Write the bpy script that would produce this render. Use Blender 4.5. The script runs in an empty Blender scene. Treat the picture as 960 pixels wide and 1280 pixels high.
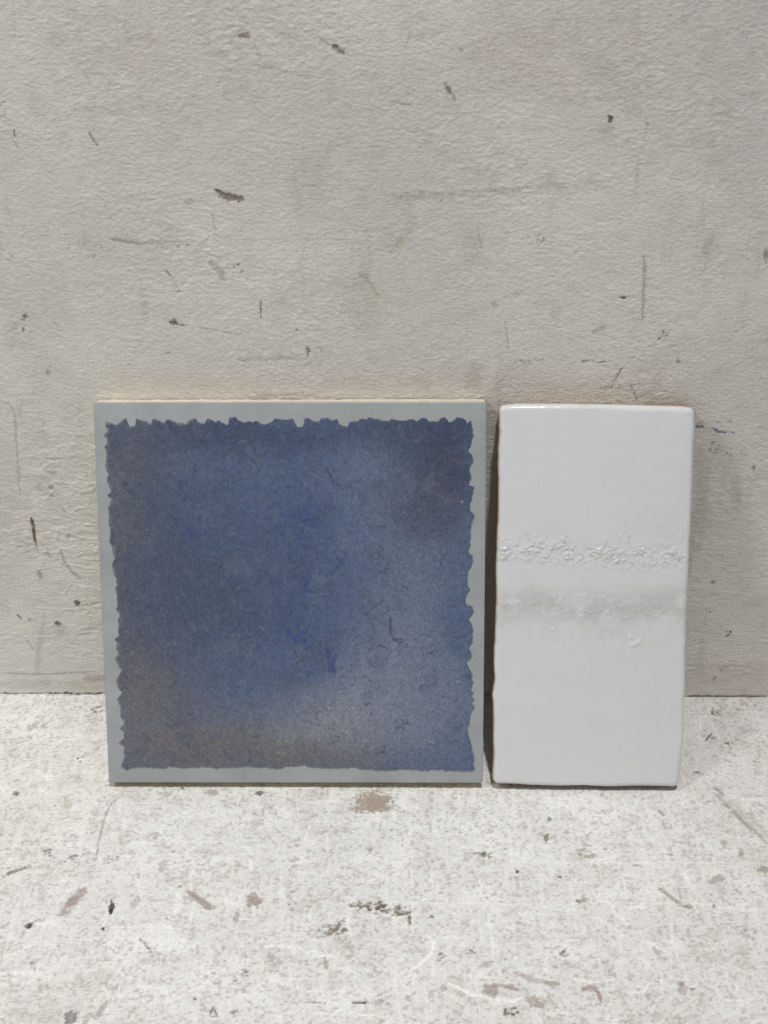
import bpy, math, numpy as np
from mathutils import Matrix

# ---------------------------------------------------------------- camera, world, lamps, exposure
sc = bpy.context.scene
col = sc.collection
MM = 0.001
R_ = Matrix.Rotation
cd = bpy.data.cameras.new('camera')
cd.sensor_fit = 'HORIZONTAL'; cd.sensor_width = 36.0
cd.lens = 1906.57 / 960 * 36.0
cd.clip_start = 0.01; cd.clip_end = 50.0
cam = bpy.data.objects.new('camera', cd); col.objects.link(cam)
cam.matrix_world = (Matrix.Translation((0, -0.52884, 0.41051)) @ R_(0.0100, 4, 'Z')
                    @ R_(math.pi/2 - 0.5397, 4, 'X') @ R_(-0.0026, 4, 'Z'))
sc.camera = cam

world = bpy.data.worlds.new('World'); sc.world = world; world.use_nodes = True
bg = world.node_tree.nodes['Background']
bg.inputs['Color'].default_value = (1.0, 0.99, 0.97, 1); bg.inputs['Strength'].default_value = 0.17

def ceiling_lamp(name, direction, dist, size, watts, colour):
    ld = bpy.data.lights.new(name, 'AREA'); ld.shape = 'DISK'; ld.size = size
    ld.energy = watts; ld.color = colour
    o = bpy.data.objects.new(name, ld); col.objects.link(o)
    v = np.array(direction, float); v /= np.linalg.norm(v); v *= dist
    o.location = tuple(v)
    from mathutils import Vector
    o.rotation_euler = Vector(v).to_track_quat('Z', 'Y').to_euler()
    return o
ceiling_lamp('ceiling_lamp', (0.13, -0.62, 1.9), 3.0, 0.14, 27.0, (1.0, 0.995, 0.985))
ceiling_lamp('ceiling_lamp', (-0.95, -0.75, 1.6), 1.05, 0.12, 2.3, (1.0, 0.985, 0.955))

sd = bpy.data.lights.new('ceiling_spot', 'SPOT'); sd.energy = 86.0; sd.color = (1.0, 1.0, 0.995)
sd.spot_size = math.radians(14); sd.spot_blend = 1.0; sd.shadow_soft_size = 0.06
spot = bpy.data.objects.new('ceiling_spot', sd); col.objects.link(spot)
from mathutils import Vector
spot.location = Vector((0.12, -0.62, 1.9)).normalized()*3.05
spot.rotation_euler = (spot.location - Vector((-0.06, -0.06, 0.0))).to_track_quat('Z', 'Y').to_euler()

sc.view_settings.view_transform = 'Standard'
sc.view_settings.look = 'None'
sc.view_settings.exposure = 0.0
sc.view_settings.gamma = 1.0
sc.view_settings.use_curve_mapping = False

# ---------------------------------------------------------------- traced shapes and wear, in millimetres on their own surface
FIELD_TOP = [(-70.34,146.05),(-68.17,145.89),(-66.31,144.97),(-65.47,145.52),(-63.68,147.16),(-62.43,147.27),(-62.2,146.07),(-61.44,144.43),(-59.26,144.6),(-58.8,147.44),(-57.57,146.9),(-55.14,146.36),(-53.28,145.0),(-52.52,147.18),(-51.85,147.56),(-50.8,146.64),(-48.38,145.66),(-47.54,146.65),(-46.72,146.92),(-45.37,146.81),(-43.23,145.84),(-39.71,145.41),(-38.05,146.94),(-35.87,147.38),(-35.47,145.85),(-32.67,145.2),(-31.92,147.33),(-30.73,147.23),(-28.86,145.98),(-28.81,145.87),(-27.04,146.14),(-24.36,144.78),(-23.54,145.06),(-23.33,147.51),(-20.78,147.52),(-19.45,146.16),(-17.56,145.78),(-15.93,146.17),(-14.04,145.62),(-13.49,146.17),(-12.14,146.17),(-11.07,145.08),(-8.9,145.25),(-6.72,146.19),(-5.9,147.11),(-0.76,146.91),(0.87,147.46),(2.2,145.11),(3.0,143.64),(4.9,144.03),(5.74,147.3),(7.09,147.3),(8.44,146.49),(10.87,146.22),(12.07,147.48),(14.4,147.32),(15.74,146.51),(18.18,147.16),(18.71,145.15),(20.6,144.06),(21.42,144.33),(21.57,143.82),(22.4,144.59),(22.66,146.01),(26.04,146.4),(27.0,147.49),(29.22,146.53),(29.86,147.5),(32.72,147.31),(35.9,146.23),(39.08,146.68),(42.26,146.24),(46.4,146.89),(48.31,146.06),(50.21,147.54),(51.8,147.54),(53.08,146.07),(56.26,145.82),(57.52,147.55),(58.79,147.56),(60.71,145.64),(62.3,146.28),(64.19,147.57),(65.78,147.25),(67.38,146.29),(68.23,144.69),(68.59,146.1),(69.61,145.98)]
FIELD_BOTTOM = [(-69.94,5.88),(-67.46,5.19),(-63.25,6.26),(-54.91,5.68),(-49.04,6.59),(-44.05,5.99),(-36.52,6.37),(-26.52,5.8),(-19.0,6.45),(-11.5,6.13),(-6.5,5.62),(-3.57,6.78),(-0.42,6.45),(3.93,7.2),(7.39,6.02),(14.33,5.78),(23.0,6.09),(27.34,5.47),(34.28,4.76),(44.68,5.54),(49.02,4.83),(57.68,5.32),(62.89,4.7),(71.55,4.74)]
FIELD_LEFT = [(-70.51,145.01),(-70.62,141.83),(-71.69,140.96),(-70.69,139.8),(-70.48,137.48),(-71.69,136.02),(-70.86,134.86),(-70.66,132.53),(-71.62,129.61),(-71.13,127.28),(-70.33,125.23),(-71.0,122.59),(-70.2,120.83),(-69.38,119.36),(-71.01,117.3),(-69.5,115.83),(-70.75,113.17),(-70.89,109.03),(-70.77,104.29),(-70.58,101.31),(-71.24,98.93),(-70.16,96.55),(-70.23,94.45),(-69.13,92.36),(-70.35,90.86),(-70.45,87.86),(-69.37,85.46),(-68.85,83.36),(-69.3,78.83),(-68.99,77.41),(-68.61,76.15),(-68.99,73.94),(-69.37,71.73),(-68.22,69.2),(-68.92,66.66),(-68.79,61.57),(-70.57,59.65),(-69.51,58.38),(-69.9,55.82),(-69.34,54.23),(-70.86,51.34),(-69.81,49.42),(-68.34,47.17),(-69.98,44.27),(-70.66,42.66),(-70.1,40.72),(-68.65,37.82),(-70.31,34.57),(-69.46,31.98),(-69.3,27.43),(-67.81,25.48),(-69.77,22.86),(-68.26,21.23),(-68.02,18.95),(-70.6,16.64),(-68.45,15.34),(-68.59,11.06),(-69.98,7.1),(-69.64,5.78)]
FIELD_RIGHT = [(69.53,146.17),(69.91,142.71),(70.17,140.4),(69.23,137.5),(68.41,134.31),(70.04,132.27),(70.29,131.11),(68.5,127.02),(69.39,124.98),(69.41,122.93),(68.45,121.17),(70.71,120.59),(70.62,118.54),(69.5,115.3),(68.8,111.17),(70.91,109.41),(70.75,107.93),(69.62,105.86),(69.66,102.3),(69.42,98.73),(68.78,93.96),(70.36,93.37),(70.39,90.38),(68.97,87.38),(68.3,84.98),(68.45,81.97),(69.47,79.87),(68.21,77.75),(67.54,75.01),(67.98,73.75),(70.43,73.13),(70.77,70.6),(68.97,67.75),(70.54,64.59),(70.78,60.14),(69.42,55.99),(70.37,53.44),(70.39,52.16),(68.26,49.91),(69.21,47.35),(70.78,45.43),(70.83,41.57),(69.82,38.34),(71.49,38.03),(70.46,36.41),(71.53,34.79),(70.62,33.17),(71.57,31.56),(69.75,28.3),(70.39,27.0),(68.89,22.77),(68.91,20.81),(70.51,16.56),(71.83,10.99),(71.47,5.07)]
WHITE_TOP = [(-36.39,152.49),(-32.15,152.97),(-13.96,153.02),(4.24,152.77),(22.43,152.36),(34.55,152.1),(36.98,151.8)]
WHITE_BOTTOM = [(-36.41,0.18),(-29.39,0.06),(-23.0,-0.41),(-10.23,-0.68),(-0.66,-0.45),(8.91,-0.9),(21.65,-0.49),(31.21,-0.6),(37.59,-0.73)]
WHITE_LEFT = [(-37.15,152.19),(-36.89,142.38),(-36.94,130.02),(-36.89,117.56),(-37.04,98.67),(-37.1,82.75),(-36.89,69.89),(-37.02,58.54),(-37.36,50.39),(-37.26,43.83),(-37.8,37.9),(-37.42,33.94),(-37.11,23.99),(-37.11,13.98),(-37.07,1.19)]
WHITE_RIGHT = [(37.31,151.19),(37.7,144.15),(37.47,136.46),(37.83,124.07),(37.74,111.57),(37.64,98.97),(37.54,86.26),(37.47,76.66),(37.52,63.76),(37.74,50.75),(38.05,37.63),(38.17,24.4),(38.17,12.72),(37.65,1.63)]
WALL_MARKS = [('b',-52.59,282.64,2.18,0.3,0.1,-1.06,'br',0.8),('s',[(-49.17,279.96),(-48.21,276.99),(-46.18,273.19)],1.37,'gr',0.55,0.5),('s',[(-51.12,273.46),(-46.78,272.09),(-42.11,271.55),(-37.47,270.18),(-30.32,269.08)],1.1,'gr',0.55,0.6),('c',-46.18,273.19,3.3,1.64,8,0.44,'dk',0.6),('s',[(-45.65,285.58),(-40.81,283.98),(-36.25,281.84)],0.44,'gr',0.5,0.3),('s',[(-27.24,282.11),(-22.66,279.15)],0.55,'gr',0.6,0.2),('b',-20.49,278.07,1.97,-0.91,-0.48,-0.98,'br',0.95),('b',-21.03,278.88,0.98,-0.46,-0.24,-0.49,'dk',0.7),('c',-138.35,257.93,1.4,3.41,7,0.56,'rs',0.8),('s',[(-135.44,249.99),(-135.2,247.42)],0.56,'dk',0.8,0.1),('s',[(-136.41,246.84),(-134.33,243.09)],0.45,'gr',0.6,0.3),('s',[(-109.24,249.43),(-107.81,246.86),(-106.36,244.26)],0.51,'dk',0.7,0.1),('s',[(-113.47,257.38),(-105.57,257.94),(-97.25,257.1),(-85.96,258.23)],2.24,'ye',0.35,0.6),('c',-102.8,257.66,11.2,1.7,16,0.5,'ol',0.6),('c',-85.96,258.23,8.39,1.41,8,0.5,'gr',0.5),('b',-59.74,225.5,4.22,-0.78,-0.33,-1.47,'br',0.9),('s',[(-65.64,228.17),(-62.56,226.69),(-56.89,224.9)],1.44,'br',0.9,0.2),('s',[(-65.91,228.47),(-63.66,227.58)],0.72,'dk',0.9,0),('b',-75.15,223.69,1.44,0.0,-0.08,-1.2,'gr',0.6),('s',[(-24.17,245.75),(-27.82,235.0),(-31.46,227.01)],2.83,'gr',0.18,0.5),('s',[(-39.81,234.99),(-36.09,226.11)],4.0,'ye',0.22,0.5),('b',-34.16,232.93,5.85,-2.21,-3.18,-8.31,'gr',0.15),('c',-112.18,206.27,7.06,3.74,26,0.59,'ol',0.65),('b',-111.24,206.89,4.78,-1.9,-1.04,-2.33,'ye',0.3),('s',[(-104.8,209.67),(-101.64,209.06),(-94.12,207.83)],1.47,'gr',0.8,0.2),('s',[(-94.09,208.14),(-78.21,208.78)],0.88,'gr',0.6,0.6),('c',-84.17,207.54,7.34,1.55,14,0.53,'ol',0.8),('s',[(-78.21,208.78),(-48.9,209.43),(-13.81,209.47)],0.73,'gr',0.3,0.7),('c',-127.64,212.41,11.7,3.09,10,0.53,'gr',0.5),('c',-143.67,201.56,4.14,1.89,6,0.59,'dk',0.6),('s',[(-69.29,201.34),(-66.53,198.21),(-64.7,193.79)],2.36,'gr',0.5,0.4),('c',-59.72,198.21,4.14,2.2,16,0.59,'dk',0.65),('b',-64.86,196.32,1.19,0.0,-0.14,-2.52,'gr',0.5),('s',[(-85.8,197.55),(-83.92,195.03)],0.59,'dk',0.7,0.2),('c',-81.93,189.63,0.89,1.92,4,0.72,'dk',0.8),('s',[(-51.1,185.83),(-51.43,178.38)],0.72,'dk',0.8,0.5),('b',-84.39,176.37,1.36,0.0,-0.12,-1.64,'dk',0.95),('s',[(-84.09,176.37),(-79.96,175.07)],0.91,'dk',0.8,0.4),('s',[(-75.17,174.42),(-68.57,173.45),(-58.1,171.16)],0.66,'gr',0.7,0.4),('b',-38.03,173.83,0.6,0.0,-0.02,-0.66,'dk',0.7),('c',-140.08,177.92,1.51,1.65,9,0.79,'dk',0.95),('b',-145.68,174.3,2.09,0.79,0.32,-1.54,'gr',0.5),('b',-141.56,173.32,0.61,0.0,-0.12,-0.99,'dk',0.8),('s',[(-129.86,177.61),(-126.89,171.7)],0.91,'gr',0.25,0.4),('c',-88.04,164.13,1.83,1.01,5,0.61,'br',0.7),('b',-134.21,155.62,1.23,0.0,-0.12,-1.02,'ol',0.7),('s',[(-61.35,161.16),(-50.94,161.52),(-36.86,162.55)],1.83,'gr',0.45,0.3),('b',-34.06,164.56,0.91,0.0,-0.06,-2.0,'rs',0.9),('s',[(-59.92,165.18),(-44.66,166.21)],0.61,'gr',0.4,0.5),('c',-29.53,162.9,1.83,6.03,12,0.61,'ol',0.5),('s',[(-67.32,219.48),(-66.97,215.53),(-66.28,212.48)],0.52,'gr',0.6,0.3),('s',[(-38.73,198.55),(-38.52,186.81)],2.66,'gr',0.2,0.4),('s',[(-16.73,209.46),(-16.6,197.01)],0.58,'gr',0.2,0.5),('s',[(-14.53,196.38),(-11.59,195.13),(-13.41,190.04)],1.77,'ol',0.5,0.5),('s',[(-11.59,195.13),(-6.88,186.86)],1.48,'ol',0.45,0.5),('b',-10.48,184.28,7.0,-2.75,-3.55,-10.3,'ye',0.3),('s',[(6.57,218.03),(3.12,212.55),(-2.71,204.53)],4.06,'ye',0.45,0.4),('s',[(5.14,215.0),(-0.65,206.39)],1.74,'ol',0.3,0.5),('c',0.64,259.1,5.57,1.12,14,0.56,'dk',0.55),('s',[(15.83,266.61),(17.82,264.12),(20.12,260.5)],1.11,'gr',0.8,0.2),('b',17.54,264.12,0.71,0.42,0.72,-1.2,'dk',0.7),('b',74.21,254.34,0.98,0.0,0.09,-1.27,'dk',0.98),('b',72.85,250.08,2.52,0.0,0.16,-2.28,'gr',0.35),('c',39.42,264.4,2.22,4.44,8,0.55,'gr',0.6),('b',21.37,278.07,0.66,-0.0,0.02,-0.65,'gr',0.7),('s',[(4.63,285.31),(2.22,278.07)],0.81,'gr',0.3,0.3),('s',[(90.53,204.02),(91.36,190.83),(91.91,177.31)],1.17,'gr',0.6,0.25),('s',[(87.95,253.78),(85.56,242.35),(84.94,229.18)],0.84,'gr',0.3,0.5),('b',87.23,252.36,0.56,0.0,0.07,-0.85,'gr',0.6),('s',[(-2.13,225.54),(17.99,226.75),(40.93,227.66),(59.39,230.64)],2.88,'br',0.22,0.5),('s',[(29.45,227.65),(55.15,229.75)],1.15,'gr',0.4,0.5),('c',12.25,225.85,17.26,1.79,30,0.58,'br',0.4),('c',43.92,224.69,11.5,1.8,12,0.58,'gr',0.4),('s',[(29.34,211.97),(30.69,205.81)],0.87,'gr',0.7,0.4),('c',50.39,210.15,5.25,1.84,12,0.64,'dk',0.6),('b',36.13,184.35,1.32,-0.8,-0.56,-1.12,'ol',0.5),('s',[(40.26,177.88),(41.05,172.98),(42.26,165.37)],0.6,'gr',0.7,0.3),('b',84.25,186.99,1.34,0.0,0.05,-0.64,'dk',0.98),('s',[(82.74,187.31),(90.12,187.96)],0.48,'gr',0.4,0.4),('s',[(73.32,172.7),(78.26,175.33)],1.81,'gr',0.5,0.2),('c',100.76,172.42,2.11,1.98,6,0.66,'dk',0.85),('b',99.16,170.11,0.75,0.0,0.05,-0.53,'dk',0.9),('c',50.37,160.7,6.1,1.01,8,0.73,'dk',0.75),('c',74.13,160.75,5.48,1.35,6,0.79,'dk',0.85),('c',106.97,161.15,1.82,1.35,6,0.73,'dk',0.9),('c',61.72,164.74,18.21,2.67,10,0.61,'gr',0.5),('s',[(85.91,158.08),(83.02,151.97),(82.61,149.24)],0.67,'br',0.7,0.3),('s',[(77.97,149.57),(83.48,149.92)],0.49,'br',0.5,0.4),('s',[(89.51,151.3),(92.9,143.75)],0.55,'br',0.6,0.3),('b',135.07,203.45,0.88,0.0,0.35,-2.79,'dk',0.6),('c',130.68,171.48,9.03,6.63,8,0.66,'gr',0.6),('b',60.94,274.55,30.14,0.0,0.76,-12.22,'pk',0.3),('b',38.84,278.61,10.93,-0.0,0.33,-8.09,'pk',0.25),('b',-89.8,278.61,13.71,-0.0,-0.7,-8.1,'pk',0.28),('b',-97.3,256.54,3.92,0.0,-0.31,-3.38,'pk',0.3),('b',29.2,154.58,3.07,0.01,0.17,-6.11,'ol',0.35),('b',0.95,161.28,12.2,0.02,0.02,-7.39,'ye',0.2),('c',19.45,151.16,21.54,4.1,14,0.62,'ol',0.35),('s',[(-54.69,146.2),(-36.11,146.58),(-29.95,145.22)],1.55,'ol',0.45,0.4),('b',-64.87,273.73,2.2,0.0,-0.05,-0.82,'gr',0.2),('c',18.32,209.5,46.71,27.69,30,0.53,'gr',0.4),('c',-72.85,245.15,62.3,34.66,40,0.45,'gr',0.4),('c',71.63,239.44,56.68,43.7,36,0.48,'gr',0.4),('c',-105.71,164.43,45.79,16.79,24,0.55,'gr',0.5),('c',118.39,133.35,1.87,1.06,12,0.81,'bl',0.9),('s',[(122.86,132.3),(125.87,130.55),(128.4,130.2),(131.84,130.21)],1.25,'bl',0.8,0.4),('c',127.34,134.07,5.6,1.77,8,0.62,'bl',0.6),('c',124.77,123.43,2.2,3.6,22,0.75,'rs',0.6),('c',132.87,121.3,5.66,2.17,16,0.69,'dk',0.55),('b',141.25,114.45,0.79,0.0,0.13,-1.09,'dk',0.6),('s',[(119.43,123.41),(122.35,101.54),(123.17,74.96)],5.65,'ol',0.25,0.4),('s',[(119.27,94.06),(121.08,63.2)],2.58,'ol',0.22,0.4),('b',131.01,60.06,1.16,0.0,0.09,-0.8,'dk',0.7),('c',130.86,45.97,2.01,1.64,6,0.74,'dk',0.8),('c',140.54,34.51,1.35,1.67,7,0.88,'dk',0.95),('c',138.87,16.0,3.43,2.58,7,0.75,'dk',0.6),('c',137.22,9.13,1.03,1.74,5,0.76,'dk',0.7),('b',141.3,9.58,24.12,0.11,1.06,-9.48,'pk',0.4),('c',132.25,90.32,14.53,53.32,40,0.58,'gr',0.5),('s',[(124.34,17.22),(158.64,16.94)],1.03,'br',0.2,0.4),('s',[(125.99,0.61),(161.46,0.12)],1.18,'br',0.75,0.1),('s',[(-154.32,143.22),(-150.76,141.83),(-149.38,138.0),(-150.37,122.74),(-151.94,100.01)],0.93,'gr',0.45,0.2),('s',[(-145.52,143.93),(-147.63,136.95)],0.93,'gr',0.3,0.3),('b',-137.39,111.52,2.24,0.01,-0.13,-1.1,'gr',0.5),('c',-144.26,104.87,1.61,2.24,5,0.77,'gr',0.8),('b',-138.79,104.88,1.13,0.0,-0.1,-0.89,'dk',0.6),('s',[(-144.44,103.38),(-140.38,102.28),(-138.05,100.05)],0.84,'ol',0.5,0.2),('s',[(-135.65,95.56),(-134.32,92.92)],0.97,'gr',0.6,0.2),('s',[(-148.61,90.22),(-148.37,84.12),(-148.22,77.17)],1.43,'rs',0.95,0.1),('s',[(-148.28,90.22),(-148.23,82.58)],0.65,'dk',0.8,0.2),('s',[(-148.22,77.17),(-147.93,74.06)],0.99,'gr',0.4,0.2),('c',-150.24,74.06,1.65,1.57,4,0.79,'gr',0.5),('s',[(-135.08,79.93),(-133.15,85.7)],0.99,'gr',0.5,0.3),('s',[(-138.27,74.87),(-137.56,69.4),(-134.8,64.28),(-130.85,60.72)],1.32,'gr',0.6,0.2),('s',[(-143.94,77.19),(-143.82,72.52),(-142.06,70.56)],0.79,'gr',0.6,0.3),('b',-148.53,63.44,1.15,0.48,0.42,-2.24,'gr',0.8),('b',-134.12,48.64,1.3,-0.28,-0.3,-1.2,'dk',0.95),('s',[(-134.25,47.41),(-129.15,47.84),(-124.28,49.48)],0.74,'ol',0.5,0.2),('s',[(-160.45,42.82),(-159.07,40.36)],0.81,'dk',0.7,0.1),('c',-155.1,39.55,1.02,0.83,3,0.61,'dk',0.7),('b',-143.36,38.36,1.36,0.01,-0.12,-1.07,'dk',0.98),('b',-142.84,33.8,2.05,0.01,-0.37,-3.33,'gr',0.35),('s',[(-148.51,43.69),(-152.2,29.59),(-155.7,11.73)],2.37,'ol',0.25,0.3),('s',[(-157.68,29.56),(-155.55,24.53)],0.82,'gr',0.6,0.3),('s',[(-171.67,11.66),(-150.9,11.32),(-129.95,12.7)],1.04,'br',0.4,0.3),('s',[(-135.6,8.36),(-125.08,9.27)],3.48,'br',0.35,0.3),('s',[(-172.41,6.03),(-123.67,5.81)],4.88,'ol',0.25,0.4),('s',[(-152.34,109.64),(-146.62,109.29)],0.64,'gr',0.3,0.5),('s',[(-148.1,118.05),(-138.59,117.71),(-125.75,118.83)],0.76,'gr',0.45,0.4),('c',-160.56,81.0,2.3,2.33,5,0.66,'gr',0.7),('c',-148.65,0.46,24.5,0.66,60,1.05,'dk',0.75),('c',140.64,0.02,20.83,0.44,20,0.69,'dk',0.6)]
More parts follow.
